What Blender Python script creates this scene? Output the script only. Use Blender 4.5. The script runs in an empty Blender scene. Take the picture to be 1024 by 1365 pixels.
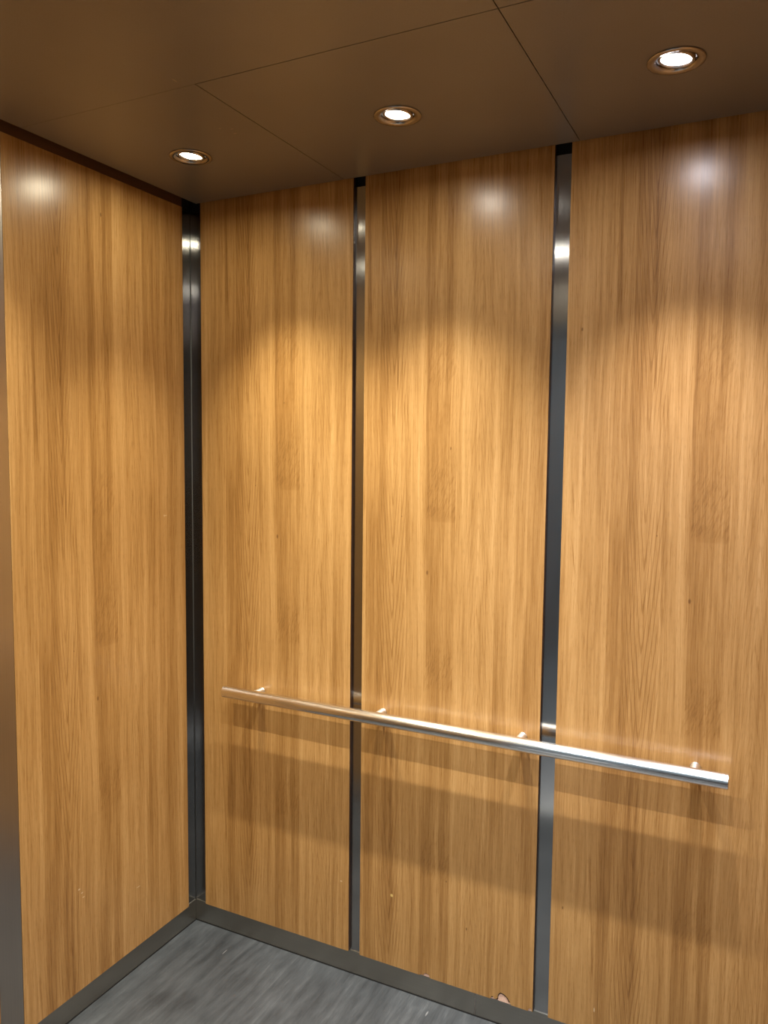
import bpy, bmesh, math, random
from mathutils import Vector, Matrix

S = bpy.context.scene
COL = S.collection
PI = math.pi

# ------------------------------------------------------------------ camera
YAW, PITCH, ROLL, FPX = 0.4592, -0.0789, 0.0102, 1045.5
CAM = Vector((1.725, -2.0503, 1.6288))
cy, sy = math.cos(YAW), math.sin(YAW)
r_ = Vector((cy, sy, 0)); f_ = Vector((-sy, cy, 0)); u_ = Vector((0, 0, 1))
c, s = math.cos(PITCH), math.sin(PITCH); f_, u_ = c*f_ + s*u_, c*u_ - s*f_
c, s = math.cos(ROLL), math.sin(ROLL); r_, u_ = c*r_ + s*u_, c*u_ - s*r_
cam = bpy.data.cameras.new('camera'); camo = bpy.data.objects.new('camera', cam); COL.objects.link(camo)
m = Matrix((r_, u_, -f_)).transposed().to_4x4(); m.translation = CAM
camo.matrix_world = m
cam.sensor_fit = 'VERTICAL'; cam.sensor_height = 24.0; cam.lens = FPX*24.0/1365.0
cam.clip_start = 0.02
S.camera = camo

# ------------------------------------------------------------------ world, exposure
w = bpy.data.worlds.new('world'); S.world = w; w.use_nodes = True
w.node_tree.nodes['Background'].inputs[0].default_value = (0.01, 0.01, 0.012, 1)
w.node_tree.nodes['Background'].inputs[1].default_value = 1.0
S.view_settings.view_transform = 'Standard'; S.view_settings.look = 'None'
S.view_settings.gamma = 1.0; S.view_settings.use_curve_mapping = False
S.view_settings.exposure = 0.02

# lamps: (x, y, watts, colour, tilt direction x, tilt direction y)
ROW_NEAR, ROW_FAR = -0.354, -1.018
LAMPS = [(0.303, ROW_NEAR, 100, (1.0, .90, .66), -0.17, 0.03),
         (0.911, ROW_NEAR, 118, (1.0, .93, .80), 0.03, 0.0),
         (1.519, ROW_NEAR, 112, (.98, .94, 1.0), 0.00, 0.0),
         (0.303, ROW_FAR, 74, (1.0, .90, .68), 0, 0),
         (0.911, ROW_FAR, 62, (1.0, .93, .80), 0, 0),
         (1.519, ROW_FAR, 62, (.98, .94, 1.0), 0, 0)]
SPOT_NEAR, SPOT_FAR, BLEND_NEAR, BLEND_FAR, LAMP_R = math.radians(84), math.radians(106), 1.0, 1.0, 0.012
LENS_EMIT = 260.0
LOBBY_EMIT = 10.0

# ------------------------------------------------------------------ helpers
H = 2.40          # ceiling underside
W = 1.86          # cab width
D = 1.36          # cab depth

def obj(name, bm, mat, parent=None, loc=None, rz=0.0, smooth=False):
    me = bpy.data.meshes.new(name); bm.normal_update(); bm.to_mesh(me); bm.free()
    if smooth:
        for p in me.polygons: p.use_smooth = True
    me.materials.append(mat)
    o = bpy.data.objects.new(name, me); COL.objects.link(o)
    if parent: o.parent = parent
    if loc is not None: o.location = loc
    o.rotation_euler[2] = rz
    return o

def box(bm, x0, x1, y0, y1, z0, z1):
    g = bmesh.ops.create_cube(bm, size=1.0)
    vs = g['verts']
    bmesh.ops.scale(bm, vec=(x1-x0, y1-y0, z1-z0), verts=vs)
    bmesh.ops.translate(bm, vec=((x0+x1)/2, (y0+y1)/2, (z0+z1)/2), verts=vs)
    return vs

def bevel(bm, w_, seg=2):
    bmesh.ops.bevel(bm, geom=bm.edges[:], offset=w_, segments=seg, affect='EDGES', profile=0.5)

def lathe(bm, prof, n=48, axis='Z', origin=(0, 0, 0)):
    rings = []
    for rr, h in prof:
        ring = []
        for i in range(n):
            a = 2*PI*i/n
            if axis == 'Z': co = (rr*math.cos(a), rr*math.sin(a), h)
            elif axis == 'X': co = (h, rr*math.cos(a), rr*math.sin(a))
            else: co = (rr*math.cos(a), h, rr*math.sin(a))
            ring.append(bm.verts.new(Vector(co)+Vector(origin)))
        rings.append(ring)
    for a, b in zip(rings, rings[1:]):
        for i in range(n):
            bm.faces.new((a[i], a[(i+1) % n], b[(i+1) % n], b[i]))
    return rings

def fix_normals(bm): bmesh.ops.recalc_face_normals(bm, faces=bm.faces[:])

def empty(name, loc, rz=0.0):
    o = bpy.data.objects.new(name, None); COL.objects.link(o); o.location = loc; o.rotation_euler[2] = rz
    o.empty_display_size = 0.05
    return o

def tag(o, label, cat, group=None):
    o['label'] = label; o['category'] = cat
    if group: o['group'] = group
    return o

def struct(o, label=None):
    o['kind'] = 'structure'
    if label: o['label'] = label; o['category'] = o.name.split('_')[0]
    return o

# ------------------------------------------------------------------ node helper
class NT:
    def __init__(self, name):
        self.m = bpy.data.materials.new(name); self.m.use_nodes = True
        self.t = self.m.node_tree; self.n = self.t.nodes; self.l = self.t.links
        self.b = self.n['Principled BSDF']
    def node(self, typ, **kw):
        x = self.n.new(typ)
        for k, v in kw.items(): setattr(x, k, v)
        return x
    def put(self, sock, v):
        if isinstance(v, bpy.types.NodeSocket): self.l.new(v, sock)
        elif v is not None: sock.default_value = v
    def math(self, op, a, b=None, c=None, clamp=False):
        x = self.node('ShaderNodeMath', operation=op); x.use_clamp = clamp
        self.put(x.inputs[0], a); self.put(x.inputs[1], b)
        if c is not None: self.put(x.inputs[2], c)
        return x.outputs[0]
    def xyz(self, x=0.0, y=0.0, z=0.0):
        n_ = self.node('ShaderNodeCombineXYZ')
        for i, v in enumerate((x, y, z)): self.put(n_.inputs[i], v)
        return n_.outputs[0]
    def noise(self, vec, scale=1.0, detail=2.0, rough=0.5, dist=0.0):
        n_ = self.node('ShaderNodeTexNoise'); self.put(n_.inputs['Vector'], vec)
        n_.inputs['Scale'].default_value = scale; n_.inputs['Detail'].default_value = detail
        n_.inputs['Roughness'].default_value = rough; n_.inputs['Distortion'].default_value = dist
        return n_.outputs[0]
    def ramp(self, fac, stops):
        n_ = self.node('ShaderNodeValToRGB'); self.put(n_.inputs[0], fac)
        e = n_.color_ramp.elements
        while len(e) > 1: e.remove(e[-1])
        e[0].position = stops[0][0]; e[0].color = (*stops[0][1], 1)
        for p, c_ in stops[1:]:
            x = e.new(p); x.color = (*c_, 1)
        return n_.outputs[0]
    def mix(self, fac, a, b, mode='MIX'):
        n_ = self.node('ShaderNodeMix', data_type='RGBA', blend_type=mode)
        self.put(n_.inputs[0], fac); self.put(n_.inputs[6], a); self.put(n_.inputs[7], b)
        return n_.outputs[2]
    def smooth(self, v, lo, hi, a=0.0, b=1.0):
        n_ = self.node('ShaderNodeMapRange', interpolation_type='SMOOTHSTEP')
        self.put(n_.inputs[0], v)
        for i, q in enumerate((lo, hi, a, b)): n_.inputs[i+1].default_value = q
        return n_.outputs[0]
    def ellipse(self, u, v, cu, cv, ru, rv, soft=0.6):
        a = self.math('MULTIPLY', self.math('SUBTRACT', u, cu), 1/ru)
        b = self.math('MULTIPLY', self.math('SUBTRACT', v, cv), 1/rv)
        d = self.math('ADD', self.math('MULTIPLY', a, a), self.math('MULTIPLY', b, b))
        return self.smooth(d, soft*soft, 1.0, 1.0, 0.0)

def wood(name, uk, vk, knots=(), spots=()):
    """vertical oak laminate. Every panel is cut from the same printed sheet; (uk, vk) is where the
    sheet's knot falls on this panel, in the panel's own metres (u across, v up)."""
    g = NT(name)
    M_, A_, S_ = (lambda a, b: g.math('MULTIPLY', a, b)), (lambda a, b: g.math('ADD', a, b)), (lambda a, b: g.math('SUBTRACT', a, b))
    tc = g.node('ShaderNodeTexCoord'); sp = g.node('ShaderNodeSeparateXYZ'); g.l.new(tc.outputs['Object'], sp.inputs[0])
    pu, pv = sp.outputs[0], sp.outputs[2]
    u, v = S_(pu, uk), S_(pv, vk)
    us, vs = A_(u, 3.17), A_(v, 2.73)
    wander = g.noise(g.xyz(M_(us, 5.0), M_(vs, 1.1), 0), 1.0, 2, 0.5)
    wander = M_(S_(wander, 0.5), 0.035)
    uw = A_(us, wander)
    broad = g.noise(g.xyz(M_(uw, 26.0), M_(vs, 0.6), 2.0), 1.0, 3, 0.55)
    mid = g.noise(g.xyz(M_(uw, 120.0), M_(vs, 1.9), 4.0), 1.0, 4, 0.65)
    fine = g.noise(g.xyz(M_(uw, 430.0), M_(vs, 9.0), 3.0), 1.0, 3, 0.7)
    pores = g.noise(g.xyz(M_(uw, 800.0), M_(vs, 42.0), 1.0), 1.0, 1, 0.5)
    pores = g.smooth(pores, 0.60, 0.72)
    blot = g.noise(g.xyz(M_(us, 9.0), M_(vs, 2.2), 6.0), 1.0, 3, 0.5)
    t = A_(M_(broad, 0.62), M_(mid, 0.62)); t = A_(t, M_(fine, 0.46)); t = A_(t, M_(blot, 0.22))
    t = S_(t, 0.475)
    def stave(u0, u1, k=.0012):
        return M_(g.smooth(u, u0-k, u0+k), g.smooth(u, u1-k, u1+k, 1.0, 0.0))
    for (u0, u1, d) in ((-.60, -.335, .03), (-.335, -.255, -.03), (-.198, -.105, .10), (-.105, -.055, .035), (-.009, .082, .085),
                        (.082, .128, -.055), (.128, .200, -.015), (.200, .242, .045), (.30, .60, .02)):
        t = S_(t, M_(stave(u0, u1), d))
    # nested V growth lines in the stave left of the knot
    du = S_(u, -.110)
    rad = g.math('SQRT', A_(M_(du, du), .000009))
    jit = g.noise(g.xyz(M_(us, 22.0), M_(vs, 2.0), 8.0), 1.0, 2, 0.5)
    ph = A_(S_(A_(v, .175), M_(rad, 12.0)), M_(jit, .16))
    ph = A_(M_(ph, 2*PI/.115), 1.5708-.08*2*PI/.115)
    vl = g.smooth(g.math('SINE', ph), 0.55, 1.0)
    vmask = M_(g.smooth(u, -.175, -.135), g.smooth(u, -.080, -.050, 1.0, 0.0))
    vmod = g.smooth(g.noise(g.xyz(0.0, M_(vs, 1.7), 5.0), 1.0, 1, .5), .38, .6, .35, 1.0)
    t = S_(t, M_(M_(vl, vmask), M_(vmod, .17)))
    # a second, finer V field in the light stave
    du2 = S_(u, .150); rad2 = g.math('SQRT', A_(M_(du2, du2), .000009))
    ph2 = M_(A_(A_(v, M_(rad2, 9.0)), M_(jit, .22)), 2*PI/.085)
    vl2 = M_(g.smooth(g.math('SINE', ph2), 0.6, 1.0), M_(g.smooth(u, .100, .125), g.smooth(u, .18, .21, 1.0, 0.0)))
    t = S_(t, M_(vl2, .07))
    # single drawn-out dark grain lines: (u at bottom, u at top, v0, v1, width, strength)
    for (ua, ub, v0, v1, wd, k) in ((-.280, -.293, .025, .150, .0016, .18), (-.286, -.296, .17, .30, .0016, .16), (-.185, -.196, .66, 1.12, .0030, .14),
                                    (-.097, -.110, .50, 1.02, .0030, .14), (-.204, -.223, -1.05, -.68, .0022, .14), (-.130, -.118, -.62, -.30, .0018, .10)):
        mid_u = A_(M_(S_(v, v0), (ub-ua)/(v1-v0)), ua)
        mid_u = A_(mid_u, M_(S_(jit, .5), .006))
        dd = g.math('ABSOLUTE', S_(u, mid_u))
        ln = M_(g.smooth(dd, wd*.3, wd*1.6, 1.0, 0.0), M_(g.smooth(v, v0, v0+.05), g.smooth(v, v1-.05, v1, 1.0, 0.0)))
        t = S_(t, M_(ln, k))
    # ray fleck in the knot's stave: steep slanted dashes
    fl = g.noise(g.xyz(S_(M_(u, 230.0), M_(v, 66.0)), M_(v, 42.0), 1.5), 1.0, 2, 0.55)
    fl = g.smooth(fl, 0.46, 0.66)
    for (v0, v1, k, kb) in ((.148, .36, .12, .015), (-.34, -.20, .10, .01), (.52, .68, .08, .0), (.40, .50, .05, .0), (-.9, -.75, .09, .01)):
        e = M_(stave(-.004, .082, .004), M_(g.smooth(v, v0-.006, v0+.015), g.smooth(v, v0+(v1-v0)*.5, v1+.03, 1.0, 0.0)))
        t = S_(t, M_(e, A_(M_(fl, k), kb)))
    blk = M_(stave(.012, .082, .006), M_(g.smooth(v, .143, .150), g.smooth(v, .175, .20, 1.0, 0.0)))
    t = S_(t, M_(blk, .045))
    col = g.ramp(t, [(0.08, (.19, .086, .024)), (0.34, (.335, .177, .055)), (0.52, (.457, .263, .095)),
                     (0.70, (.56, .345, .141)), (0.90, (.65, .435, .205))])
    col = g.mix(M_(pores, 0.34), col, (.22, .105, .032, 1))
    for (cu, cv, ru, rv) in tuple(knots) + ((uk, vk, .0045, .0085), (uk-.082, vk+.157, .002, .003)):
        col = g.mix(M_(g.ellipse(pu, pv, cu, cv, ru, rv, 0.2), 0.7), col, (.12, .05, .016, 1))
    for (cu, cv, ru, rv, cc) in spots:
        col = g.mix(M_(g.ellipse(pu, pv, cu, cv, ru, rv, 0.3), 0.7), col, (*cc, 1))
    g.l.new(col, g.b.inputs['Base Color'])
    g.l.new(A_(M_(fine, 0.06), 0.25), g.b.inputs['Roughness'])
    g.b.inputs['Specular IOR Level'].default_value = 0.45
    bp = g.node('ShaderNodeBump'); bp.inputs['Strength'].default_value = 0.10; bp.inputs['Distance'].default_value = 0.0006
    g.l.new(S_(fine, M_(pores, .4)), bp.inputs['Height'])
    g.l.new(bp.outputs[0], g.b.inputs['Normal'])
    return g.m

def steel(name, base=(.44, .44, .44), rough=0.16, aniso=0.9, axis='Z', grain='Z'):
    g = NT(name)
    tc = g.node('ShaderNodeTexCoord'); sp = g.node('ShaderNodeSeparateXYZ'); g.l.new(tc.outputs['Object'], sp.inputs[0])
    k = {'Z': (900, 900, 3), 'X': (3, 900, 900), 'Y': (900, 3, 900), 'XY': (3, 3, 900)}[grain]
    n = g.noise(g.xyz(*[g.math('MULTIPLY', sp.outputs[i], float(k[i])) for i in range(3)]), 1.0, 3, 0.6)
    big = g.noise(tc.outputs['Object'], 4.0, 3, 0.6)
    f = g.math('ADD', g.math('MULTIPLY', n, 0.28), g.math('MULTIPLY', big, 0.22)); f = g.math('ADD', f, 0.75)
    mx = g.node('ShaderNodeVectorMath', operation='SCALE'); mx.inputs[0].default_value = base; g.l.new(f, mx.inputs['Scale'])
    g.l.new(mx.outputs[0], g.b.inputs['Base Color'])
    g.b.inputs['Metallic'].default_value = 1.0
    g.l.new(g.math('ADD', g.math('MULTIPLY', n, 0.08), rough-0.04), g.b.inputs['Roughness'])
    if aniso:
        g.b.inputs['Anisotropic'].default_value = aniso
        tn = g.node('ShaderNodeTangent', direction_type='RADIAL', axis=axis)
        g.l.new(tn.outputs[0], g.b.inputs['Tangent'])
    return g.m

def turned(name, base, rough, aniso, axis, rot):
    m_ = steel(name, base, rough, 0.0); nt = m_.node_tree; b = nt.nodes['Principled BSDF']
    b.inputs['Anisotropic'].default_value = aniso; b.inputs['Anisotropic Rotation'].default_value = rot
    tn = nt.nodes.new('ShaderNodeTangent'); tn.direction_type = 'RADIAL'; tn.axis = axis
    nt.links.new(tn.outputs[0], b.inputs['Tangent'])
    return m_

def plain(name, colr, rough=0.6, metal=0.0, var=0.08, scale=30.0, spec=0.5):
    g = NT(name)
    tc = g.node('ShaderNodeTexCoord')
    n = g.noise(tc.outputs['Object'], scale, 4, 0.6)
    f = g.math('ADD', g.math('MULTIPLY', n, 2*var), 1-var)
    mx = g.node('ShaderNodeVectorMath', operation='SCALE'); mx.inputs[0].default_value = colr; g.l.new(f, mx.inputs['Scale'])
    g.l.new(mx.outputs[0], g.b.inputs['Base Color'])
    g.b.inputs['Roughness'].default_value = rough; g.b.inputs['Metallic'].default_value = metal
    g.b.inputs['Specular IOR Level'].default_value = spec
    return g.m

def emis(name, colr, st):
    g = NT(name)
    g.b.inputs['Base Color'].default_value = (*colr, 1)
    g.b.inputs['Emission Color'].default_value = (*colr, 1); g.b.inputs['Emission Strength'].default_value = st
    return g.m

M = {}
M['strip'] = steel('brushed_steel_vertical')
M['column'] = steel('satin_steel_column', base=(.50, .46, .42), rough=0.30, aniso=0.0)
M['base'] = steel('brushed_steel_base', base=(.42, .40, .36), rough=0.36, aniso=0.5, axis='Z', grain='XY')
M['rail'] = turned('satin_steel_tube', (.82, .815, .805), 0.20, 0.6, 'X', 0.0)
M['post'] = turned('turned_steel_post', (.85, .84, .82), 0.40, 0.7, 'Y', 0.25)
M['ring'] = steel('bright_steel_ring', base=(.42, .37, .33), rough=0.22, aniso=0.0)
M['dark'] = plain('dark_void', (.012, .011, .010), 0.8)
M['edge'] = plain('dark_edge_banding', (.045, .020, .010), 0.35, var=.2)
M['brown'] = plain('brown_gap_shade', (.10, .045, .020), 0.5, var=.1)  # dark brown imitates the shade in the gap above the left panel
M['core'] = plain('bare_chipboard', (.80, .55, .44), 0.9, var=.3, scale=350.0)
M['joint_bead'] = plain('corner_joint', (.16, .165, .165), .5, metal=.6)
M['joint'] = plain('black_floor_joint', (.01, .01, .01), 0.7)
M['lens'] = [emis('lamp_lens_%d' % i, L[3], LENS_EMIT) for i, L in enumerate(LAMPS)]
M['reflector'] = plain('lamp_reflector', (.6, .6, .6), 0.2, metal=1.0)

def ceiling_mat():
    g = NT('bronze_laminate')
    tc = g.node('ShaderNodeTexCoord')
    n = g.noise(tc.outputs['Object'], 3.0, 4, 0.55)
    fn = g.noise(tc.outputs['Object'], 260.0, 2, 0.5)
    col = g.ramp(g.math('ADD', g.math('MULTIPLY', n, .7), g.math('MULTIPLY', fn, .3)),
                 [(0.3, (.205, .178, .150)), (0.7, (.25, .222, .190))])
    sp = g.node('ShaderNodeSeparateXYZ'); g.l.new(tc.outputs['Object'], sp.inputs[0])
    for (px, py, rx, ry) in ((.505, -.43, .006, .003), (.49, -.47, .004, .003), (.515, -.455, .006, .0025), (.56, -.71, .003, .010)):
        col = g.mix(g.math('MULTIPLY', g.ellipse(sp.outputs[0], sp.outputs[1], px, py, rx, ry, .3), .5), col, (.5, .38, .25, 1))
    g.l.new(col, g.b.inputs['Base Color'])
    g.b.inputs['Metallic'].default_value = 0.35
    g.l.new(g.math('ADD', g.math('MULTIPLY', n, .12), .30), g.b.inputs['Roughness'])
    bp = g.node('ShaderNodeBump'); bp.inputs['Strength'].default_value = .15; bp.inputs['Distance'].default_value = .001
    g.l.new(g.noise(tc.outputs['Object'], 7.0, 2, .5), bp.inputs['Height']); g.l.new(bp.outputs[0], g.b.inputs['Normal'])
    return g.m
M['ceiling'] = ceiling_mat()

def floor_mat():
    g = NT('grey_vinyl_plank')
    tc = g.node('ShaderNodeTexCoord'); sp = g.node('ShaderNodeSeparateXYZ'); g.l.new(tc.outputs['Object'], sp.inputs[0])
    x, y = sp.outputs[0], sp.outputs[1]
    pl = g.math('FLOOR', g.math('MULTIPLY', g.math('ADD', x, .03), 1/.152))
    wn = g.node('ShaderNodeTexWhiteNoise', noise_dimensions='1D'); g.l.new(pl, wn.inputs['W'])
    st = g.noise(g.xyz(g.math('MULTIPLY', x, 34.0), g.math('MULTIPLY', y, 5.0), g.math('MULTIPLY', wn.outputs[0], 9.0)), 1.0, 4, .6, .4)
    fi = g.noise(g.xyz(g.math('MULTIPLY', x, 240.0), g.math('MULTIPLY', y, 16.0), 2.0), 1.0, 3, .6)
    cl = g.noise(g.xyz(g.math('MULTIPLY', x, 5.0), g.math('MULTIPLY', y, 5.0), 4.0), 1.0, 3, .5)
    t = g.math('ADD', g.math('MULTIPLY', st, .50), g.math('MULTIPLY', fi, .20))
    t = g.math('ADD', t, g.math('MULTIPLY', cl, .42))
    t = g.math('ADD', t, g.math('MULTIPLY', wn.outputs[0], .06))
    col = g.ramp(t, [(.36, (.015, .018, .022)), (.50, (.032, .038, .045)), (.64, (.056, .065, .075)), (.85, (.115, .13, .145))])
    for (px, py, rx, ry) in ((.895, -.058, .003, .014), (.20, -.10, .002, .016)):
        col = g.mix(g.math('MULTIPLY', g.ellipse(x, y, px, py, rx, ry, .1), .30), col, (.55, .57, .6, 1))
    g.l.new(col, g.b.inputs['Base Color'])
    g.l.new(g.math('ADD', g.math('MULTIPLY', fi, .2), .38), g.b.inputs['Roughness'])
    bp = g.node('ShaderNodeBump'); bp.inputs['Strength'].default_value = .25; bp.inputs['Distance'].default_value = .001
    g.l.new(fi, bp.inputs['Height']); g.l.new(bp.outputs[0], g.b.inputs['Normal'])
    return g.m
M['floor'] = floor_mat()
M['lobby_wall'] = plain('lobby_paint', (.40, .455, .49), .7, var=.03)
M['lobby_dark'] = plain('dark_reflection_helper', (.025, .023, .022), .9, var=.2)  # made-up dark finish, only to darken what the corner steel reflects
M['lobby_floor'] = plain('lobby_floor_tile', (.50, .54, .57), .35, var=.06, scale=6)
M['lobby_ceiling'] = plain('lobby_ceiling_paint', (.6, .6, .6), .8, var=.03)

# ------------------------------------------------------------------ shell
bm = bmesh.new(); box(bm, 0, W, -D, 0, -0.03, 0); struct(obj('floor', bm, M['floor']))
bm = bmesh.new(); box(bm, -0.02, W+0.02, .012, .05, -0.03, 2.56); struct(obj('wall_back', bm, M['dark']))
bm = bmesh.new(); box(bm, -.05, -.012, -D-.04, .05, -0.03, 2.56); struct(obj('wall_left', bm, M['dark']))
bm = bmesh.new(); box(bm, W+.012, W+.05, -D-.04, .05, -0.03, 2.56); struct(obj('wall_right', bm, M['dark']))

def ceiling():
    bm = bmesh.new()
    xs = [0.05, 0.588, 1.2595, 1.81]; ys = [-0.03, -0.6785, -1.335]
    g = 0.0011; t = 0.012; n = 64; hr = 0.041
    for i in range(3):
        for j in range(2):
            g = 0.0011
            x0 = xs[i]+(g if i == 2 or (i == 1 and j == 0) else 0)
            x1 = xs[i+1]-(g if i == 1 or (i == 0 and j == 0) else 0)
            if i == 0: g = 0.0005
            y1, y0 = ys[j]-(g if j else 0), ys[j+1]+(g if j < 1 else 0)
            lx, ly = LAMPS[i+3*j][0], LAMPS[i+3*j][1]
            inn, out = [], []
            angs = sorted([2*PI*k/n for k in range(n)] + [math.atan2(b-ly, a-lx) % (2*PI) for a in (x0, x1) for b in (y0, y1)])
            for a in angs:
                dx, dy = math.cos(a), math.sin(a)
                k = min(((x1-lx)/dx if dx > 1e-9 else (x0-lx)/dx if dx < -1e-9 else 9),
                        ((y1-ly)/dy if dy > 1e-9 else (y0-ly)/dy if dy < -1e-9 else 9))
                inn.append((lx+hr*dx, ly+hr*dy)); out.append((lx+k*dx, ly+k*dy))
            L = [[bm.verts.new((*p, z)) for p in ring] for z in (H, H+t) for ring in (inn, out)]
            N = len(angs)
            for q in range(N):
                p = (q+1) % N
                bm.faces.new((L[0][q], L[0][p], L[1][p], L[1][q]))
                bm.faces.new((L[2][q], L[3][q], L[3][p], L[2][p]))
                bm.faces.new((L[1][q], L[1][p], L[3][p], L[3][q]))
                bm.faces.new((L[0][q], L[2][q], L[2][p], L[0][p]))
    fix_normals(bm)
    struct(obj('ceiling', bm, M['ceiling']))
ceiling()
bm = bmesh.new(); box(bm, -.02, W+.02, -D-.02, .02, 2.50, 2.53); struct(obj('trim_12', bm, M['dark']))

# stainless trims behind and between the panels
T = 0.012; ZS = 2.384; ZB = 0.0754
XP = [0.052, 0.6084, 0.6483, 1.1927, 1.2363, 1.802]
YP = [-0.052, -0.7049, -0.775, -1.30]
def trim(n, x0, x1, y0, y1, z0, z1, mat='strip'):
    bm = bmesh.new(); box(bm, x0, x1, y0, y1, z0, z1)
    return struct(obj('trim_%d' % n, bm, M[mat]))
trim(1, 0.0012, XP[0]+.03, 0.0, .010, ZB-.02, ZS)            # corner, back face
trim(2, -.010, 0.0, YP[0]-.03, -0.0012, ZB-.02, ZS)           # corner, left face
trim(3, XP[1]-.03, XP[2]+.03, 0.0, .010, ZB-.02, ZS)
trim(4, XP[3]-.03, XP[4]+.03, 0.0, .010, ZB-.02, ZS)
trim(5, XP[5]-.03, W-.0012, 0.0, .010, ZB-.02, ZS)
trim(6, -.010, .012, YP[2]+.001, YP[1]-.0015, ZB+.001, ZS, 'column')
trim(7, -.010, 0.0, -D+.002, YP[3]+.03, ZB-.02, ZS)
bm = bmesh.new()
lathe(bm, [(.0001, 0), (.0009, 0), (.0009, 2.2), (.0001, 2.2)], 10, 'Z', (.0009, -.0009, .075)); fix_normals(bm)
struct(obj('trim_8', bm, M['joint_bead'], smooth=True))

# base: stainless kick strips, with the thin black joint on the floor
def base(name, x0, x1, y0, y1):
    bm = bmesh.new(); box(bm, x0, x1, y0, y1, .004, ZB-.001)
    return struct(obj(name, bm, M['base']))
base('baseboard_back', .003, W-.003, -.003, .009)
base('baseboard_left', -.009, .003, -D+.002, -.0035)
base('baseboard_right', W-.003, W+.009, -D+.002, -.0035)
trim(9, .004, W-.004, -.0045, 0, 0.0, .0042, 'joint')
trim(10, 0, .0045, -D+.002, -.005, 0.0, .0042, 'joint')
# polished joint cover on the back kick strip
bm = bmesh.new(); box(bm, 1.021, 1.0245, -.0036, -.0028, .006, ZB-.003); struct(obj('trim_11', bm, M['ring']))

# ------------------------------------------------------------------ wall panels
def wall_panel(label, mat, w_, loc, rz, notches=(), group='wood laminate wall panels', h=2.385):
    """local frame: x across, front towards -y, z up from the panel's lower edge."""
    t = empty('wall_panel', loc, rz); tag(t, label, 'panel', group)
    # front laminate sheet with chipped places cut from its lower edge
    bm = bmesh.new()
    pts = [(0.0, h), (0.0, .0015), (.0012, 0.0)]
    for nt in notches: pts += nt
    pts += [(w_-.0012, 0.0), (w_, .0015), (w_, h)]
    f0 = bm.faces.new([bm.verts.new((x, -T, z)) for x, z in pts])
    ex = bmesh.ops.extrude_face_region(bm, geom=[f0])
    bmesh.ops.translate(bm, vec=(0, .0016, 0), verts=[e for e in ex['geom'] if isinstance(e, bmesh.types.BMVert)])
    fix_normals(bm)
    obj('laminate_face', bm, mat, t)
    for nt in notches:      # thin dark rim stands in for the crack's shadow line round each large chip
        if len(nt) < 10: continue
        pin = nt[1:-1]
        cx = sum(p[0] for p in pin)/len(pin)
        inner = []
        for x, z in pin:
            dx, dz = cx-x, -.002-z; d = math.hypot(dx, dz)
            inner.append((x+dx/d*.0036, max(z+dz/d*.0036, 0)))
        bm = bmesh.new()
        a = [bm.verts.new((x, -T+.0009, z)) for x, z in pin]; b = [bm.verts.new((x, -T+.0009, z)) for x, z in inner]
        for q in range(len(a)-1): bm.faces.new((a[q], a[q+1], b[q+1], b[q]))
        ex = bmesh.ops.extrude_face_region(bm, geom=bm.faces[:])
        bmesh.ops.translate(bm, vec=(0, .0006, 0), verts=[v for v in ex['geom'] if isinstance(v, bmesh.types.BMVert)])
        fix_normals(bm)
        o = obj('chip_shadow_rim', bm, M['edge'], t); o['label'] = 'painted dark shadow line round the chipped spot'
    bm = bmesh.new(); box(bm, .0012, w_-.0012, -T+.0017, -.0005, .0008, h-.001)
    o = obj('core_board', bm, M['core'], t); o['label'] = 'bare pinkish chipboard core showing where the face is chipped'
    for x0, x1 in ((-.0006, .0011), (w_-.0011, w_+.0006)):
        bm = bmesh.new(); box(bm, x0, x1, -T+.0018, -.0004, .0004, h)
        o = obj('edge_banding', bm, M['edge'], t)
        o['label'] = 'dark brown edge banding'
    return t

w1, w2, w3 = XP[1]-XP[0], XP[3]-XP[2], XP[5]-XP[4]
wl = YP[0]-YP[1]
white = (.75, .62, .42)
mat_l = wood('oak_laminate_left', .272, .907-ZB,
             knots=((.315, 2.20, .0035, .008),),
             spots=((.560, 1.34, .011, .0012, white), (.556, 1.34, .0010, .008, white),
                    (.19, .30, .005, .003, white), (.20, .285, .005, .002, white), (.205, .27, .005, .002, white), (.42, .19, .010, .0015, white)))
mat_1 = wood('oak_laminate_first', .294, 1.356-ZB, knots=((.371-XP[0], 1.77-ZB, .002, .004),),
             spots=((.582-XP[0], .295-ZB, .005, .002, white),))
mat_2 = wood('oak_laminate_middle', .208, 1.282-ZB,
             knots=((.922-XP[2], 1.635-ZB, .0025, .006), (.995-XP[2], .26-ZB, .003, .006), (.93-XP[2], .385-ZB, .003, .004)),
             spots=((.756-XP[2], .296-ZB, .006, .006, (.8, .62, .22)),))
mat_3 = wood('oak_laminate_right', .320, 1.266-ZB,
             knots=((1.275-XP[4], 1.94-ZB, .003, .006), (1.268-XP[4], .40-ZB, .003, .006)),
             spots=((1.36-XP[4], .14-ZB, .002, .008, white),))
mat_f = wood('oak_laminate_front', .25, 1.6)

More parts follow.
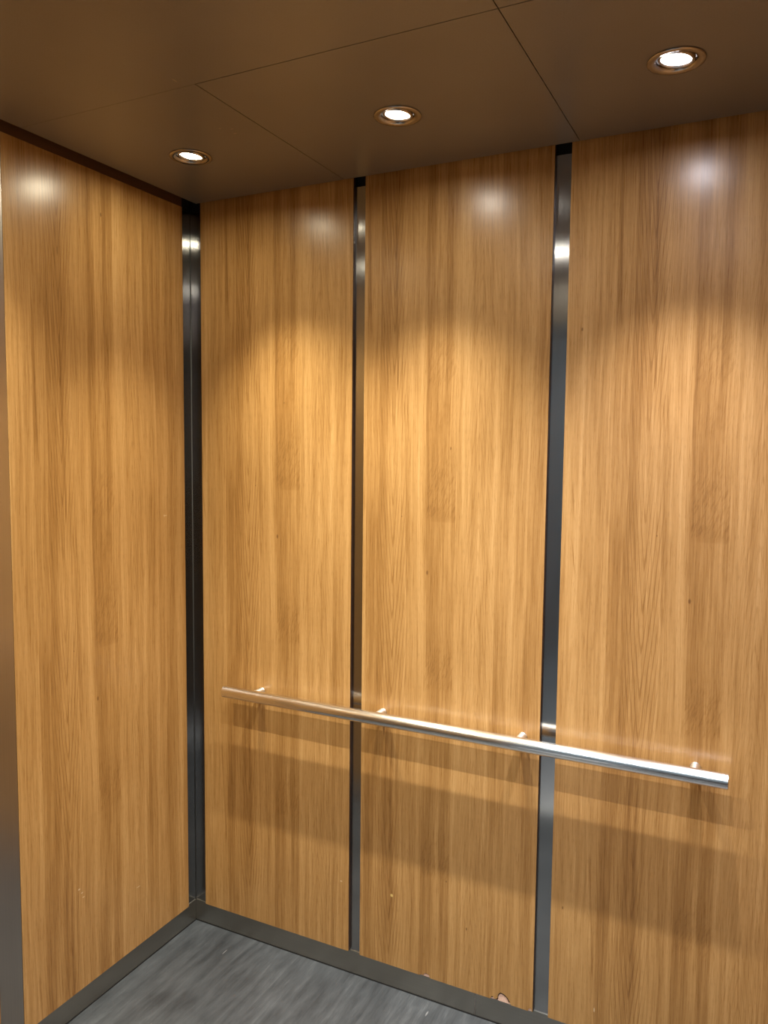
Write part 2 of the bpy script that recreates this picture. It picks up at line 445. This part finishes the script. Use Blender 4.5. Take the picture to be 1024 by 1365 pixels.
trim(13, -.010, T-.001, YP[1], YP[0], 2.390, 2.47, 'brown')  # strip coloured to stand in for the unlit gap under the ceiling edge
wall_panel('tall wood laminate panel on the left side wall, from the corner to the left photo edge', mat_l, wl, (0, YP[1], ZB), PI/2, h=2.389-ZB)
wall_panel('wood laminate back wall panel right of the corner, behind the left end of the handrail', mat_1, w1, (XP[0], 0, ZB), 0)
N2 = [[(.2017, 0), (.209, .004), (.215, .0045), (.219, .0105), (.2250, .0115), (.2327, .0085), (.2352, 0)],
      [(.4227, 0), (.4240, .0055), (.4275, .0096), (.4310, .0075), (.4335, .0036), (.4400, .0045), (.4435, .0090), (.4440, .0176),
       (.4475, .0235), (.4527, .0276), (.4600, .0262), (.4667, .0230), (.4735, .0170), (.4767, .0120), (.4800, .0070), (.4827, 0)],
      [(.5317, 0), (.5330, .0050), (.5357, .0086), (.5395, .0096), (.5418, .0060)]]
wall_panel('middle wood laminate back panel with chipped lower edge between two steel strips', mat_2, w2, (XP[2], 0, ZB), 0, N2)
wall_panel('rightmost wood laminate back panel behind the right end of the handrail', mat_3, w3, (XP[4], 0, ZB), 0)
wall_panel('wood laminate panel at the front of the left side wall, past the steel strip', mat_f, YP[2]-YP[3], (0, YP[3], ZB), PI/2)

# right side wall, out of the photograph: one lining
bm = bmesh.new(); box(bm, 0, D-.02, -.018, 0, ZB, 2.44); struct(obj('wall_right_lining', bm, mat_f, None, (W+.010, -.005, 0), -PI/2))

# ------------------------------------------------------------------ front of the cab and the landing
OX0, OX1, OZ = 0.745, 1.80, 2.185
bm = bmesh.new()
box(bm, -.012, OX0, -D-.05, -D, 0, 2.5); box(bm, OX1, W+.012, -D-.05, -D, 0, 2.5); box(bm, OX0, OX1, -D-.05, -D, OZ, 2.5)
struct(obj('wall_front', bm, M['base']))
bm = bmesh.new()
box(bm, -1.6, OX0-.02, -D-.20, -D-.055, 0, 2.7); box(bm, OX1+.02, 3.6, -D-.20, -D-.055, 0, 2.7); box(bm, OX0-.02, OX1+.02, -D-.20, -D-.055, OZ+.01, 2.7)
struct(obj('wall_landing', bm, M['lobby_wall']))
bm = bmesh.new(); box(bm, -1.6, 3.6, -4.2, -D-.001, -.05, 0); struct(obj('floor_landing', bm, M['lobby_floor']))
bm = bmesh.new(); box(bm, -1.6, 3.6, -4.3, -4.2, -.05, 2.7); struct(obj('wall_opposite', bm, M['lobby_wall']))
bm = bmesh.new(); box(bm, -1.7, -1.6, -4.3, -D-.06, -.05, 2.7); struct(obj('wall_landing_left', bm, M['lobby_wall']))
bm = bmesh.new(); box(bm, 3.6, 3.7, -4.3, -D-.06, -.05, 2.7); struct(obj('wall_landing_right', bm, M['lobby_dark']))  # dark finish invented to deepen the corner steel's reflection
bm = bmesh.new(); box(bm, 1.12, 3.6, -4.2, -D-.06, 0, .006); struct(obj('floor_carpet', bm, M['lobby_dark']))  # added unseen dark sheet, keeps the floor mirrored in the corner steel dark
bm = bmesh.new(); box(bm, 2.3, 3.6, -4.2, -4.15, 0, 1.3); struct(obj('wall_opposite_wainscot', bm, M['lobby_dark']))  # added unseen slab, darkens the wall area mirrored in the corner trims
bm = bmesh.new(); box(bm, -1.6, 3.6, -4.2, -D-.06, 2.7, 2.75); struct(obj('ceiling_landing', bm, M['lobby_ceiling']))
M['lobby_lamp'] = emis('landing_lamp_diffuser', (.80, .92, 1.0), LOBBY_EMIT)
bm = bmesh.new(); box(bm, .5, 1.7, -3.3, -2.7, 2.685, 2.699)
tag(obj('ceiling_light', bm, M['lobby_lamp']), 'flat white ceiling light over the landing outside the lift', 'light')

# ------------------------------------------------------------------ downlights
def downlight(i, label):
    x, y, watt, colr, tx, ty = LAMPS[i]
    t = empty('downlight', (x, y, H)); tag(t, label, 'ceiling light', 'recessed downlights in the lift ceiling')
    bm = bmesh.new()   # flat trim ring with a rolled lip, on the ceiling
    lathe(bm, [(.0405, .004), (.0405, -.0002), (.0555, -.0002), (.0560, -.0012), (.0550, -.0028), (.0515, -.0036), (.0440, -.0030), (.0395, -.0010), (.0375, .004), (.0372, .009), (.0405, .009)], 64)
    fix_normals(bm); obj('trim_ring', bm, M['ring'], t, smooth=True)
    bm = bmesh.new()   # gimbal ring holding the lamp
    lathe(bm, [(.0355, .010), (.0355, .001), (.0335, -.0012), (.0300, -.0008), (.0280, .004), (.0280, .010), (.0355, .010)], 56)
    fix_normals(bm); o = obj('gimbal_ring', bm, M['ring'], t, smooth=True); o.rotation_euler = (0.0, 0.10, 0)
    bm = bmesh.new()
    rg = lathe(bm, [(.040, .012), (.040, .055)], 40); bm.faces.new(rg[1]); fix_normals(bm)
    o = obj('housing', bm, M['dark'], t)
    bm = bmesh.new()
    rg = lathe(bm, [(.0275, .0055), (.0262, .0035), (.016, .0024), (.004, .0020)], 40); bm.faces.new(rg[-1]); fix_normals(bm)
    o = obj('lamp_lens', bm, M['lens'][i], t, smooth=True); o['label'] = 'glowing white lamp face'
    if i == 0: o.rotation_euler = (-.05, .07, 0)
    ld = bpy.data.lights.new('lamp_light', 'SPOT'); ld.energy = watt; ld.color = colr
    ld.spot_size = SPOT_NEAR if i < 3 else SPOT_FAR; ld.spot_blend = BLEND_NEAR if i < 3 else BLEND_FAR; ld.shadow_soft_size = LAMP_R
    lo = bpy.data.objects.new('lamp_light', ld); COL.objects.link(lo); lo.parent = t
    lo.location = (0, 0, -.004 - LAMP_R*0.2)
    lo.rotation_euler = (ty, tx, 0)
downlight(0, 'recessed downlight nearest the corner, leftmost of the three glowing lamps')
downlight(1, 'recessed glowing downlight above the middle back panel, between the other two')
downlight(2, 'recessed glowing downlight at upper right, over the rightmost back panel')
downlight(3, 'recessed downlight in the front row near the left side wall')
downlight(4, 'recessed downlight in the middle of the front row')
downlight(5, 'recessed downlight in the front row near the right side wall')

# ------------------------------------------------------------------ handrail
def handrail():
    x0, x1, ry, rz, rr = .181, 1.6645, -.070, .853, .0188
    t = empty('handrail', ((x0+x1)/2, 0, rz)); tag(t, 'round brushed steel handrail running across the back wall on four short posts', 'handrail')
    ox = (x0+x1)/2
    bm = bmesh.new()
    lathe(bm, [(rr, x0-ox+.004), (rr, x1-ox-.004)], 64, 'X', (0, 0, 0)); fix_normals(bm)
    obj('rail_tube', bm, M['rail'], t, (0, ry, 0), smooth=True)
    for sgn, xe in ((-1, x0-ox), (1, x1-ox)):
        bm = bmesh.new()
        rg = lathe(bm, [(rr, xe-sgn*.004), (rr, xe-sgn*.0012), (rr-.0012, xe), (rr-.004, xe+sgn*.0001)], 64, 'X', (0, 0, 0))
        bm.faces.new(rg[-1]); fix_normals(bm)
        obj('end_cap', bm, M['rail'], t, (0, ry, 0))
    for bx in (.286, .720, 1.146, 1.586):
        bm = bmesh.new()
        lathe(bm, [(.0122, -.0128), (.0122, ry+.012)], 40, 'Y', (0, 0, 0)); fix_normals(bm)
        b = obj('bracket', bm, M['post'], t, (bx-ox, 0, 0), smooth=True)
        bm = bmesh.new()
        lathe(bm, [(.0122, -.0142), (.0132, -.0142), (.0136, -.0138), (.0136, -.0122), (.0122, -.0122)], 40, 'Y', (0, 0, 0)); fix_normals(bm)
        obj('wall_collar', bm, M['rail'], b, smooth=True)
handrail()
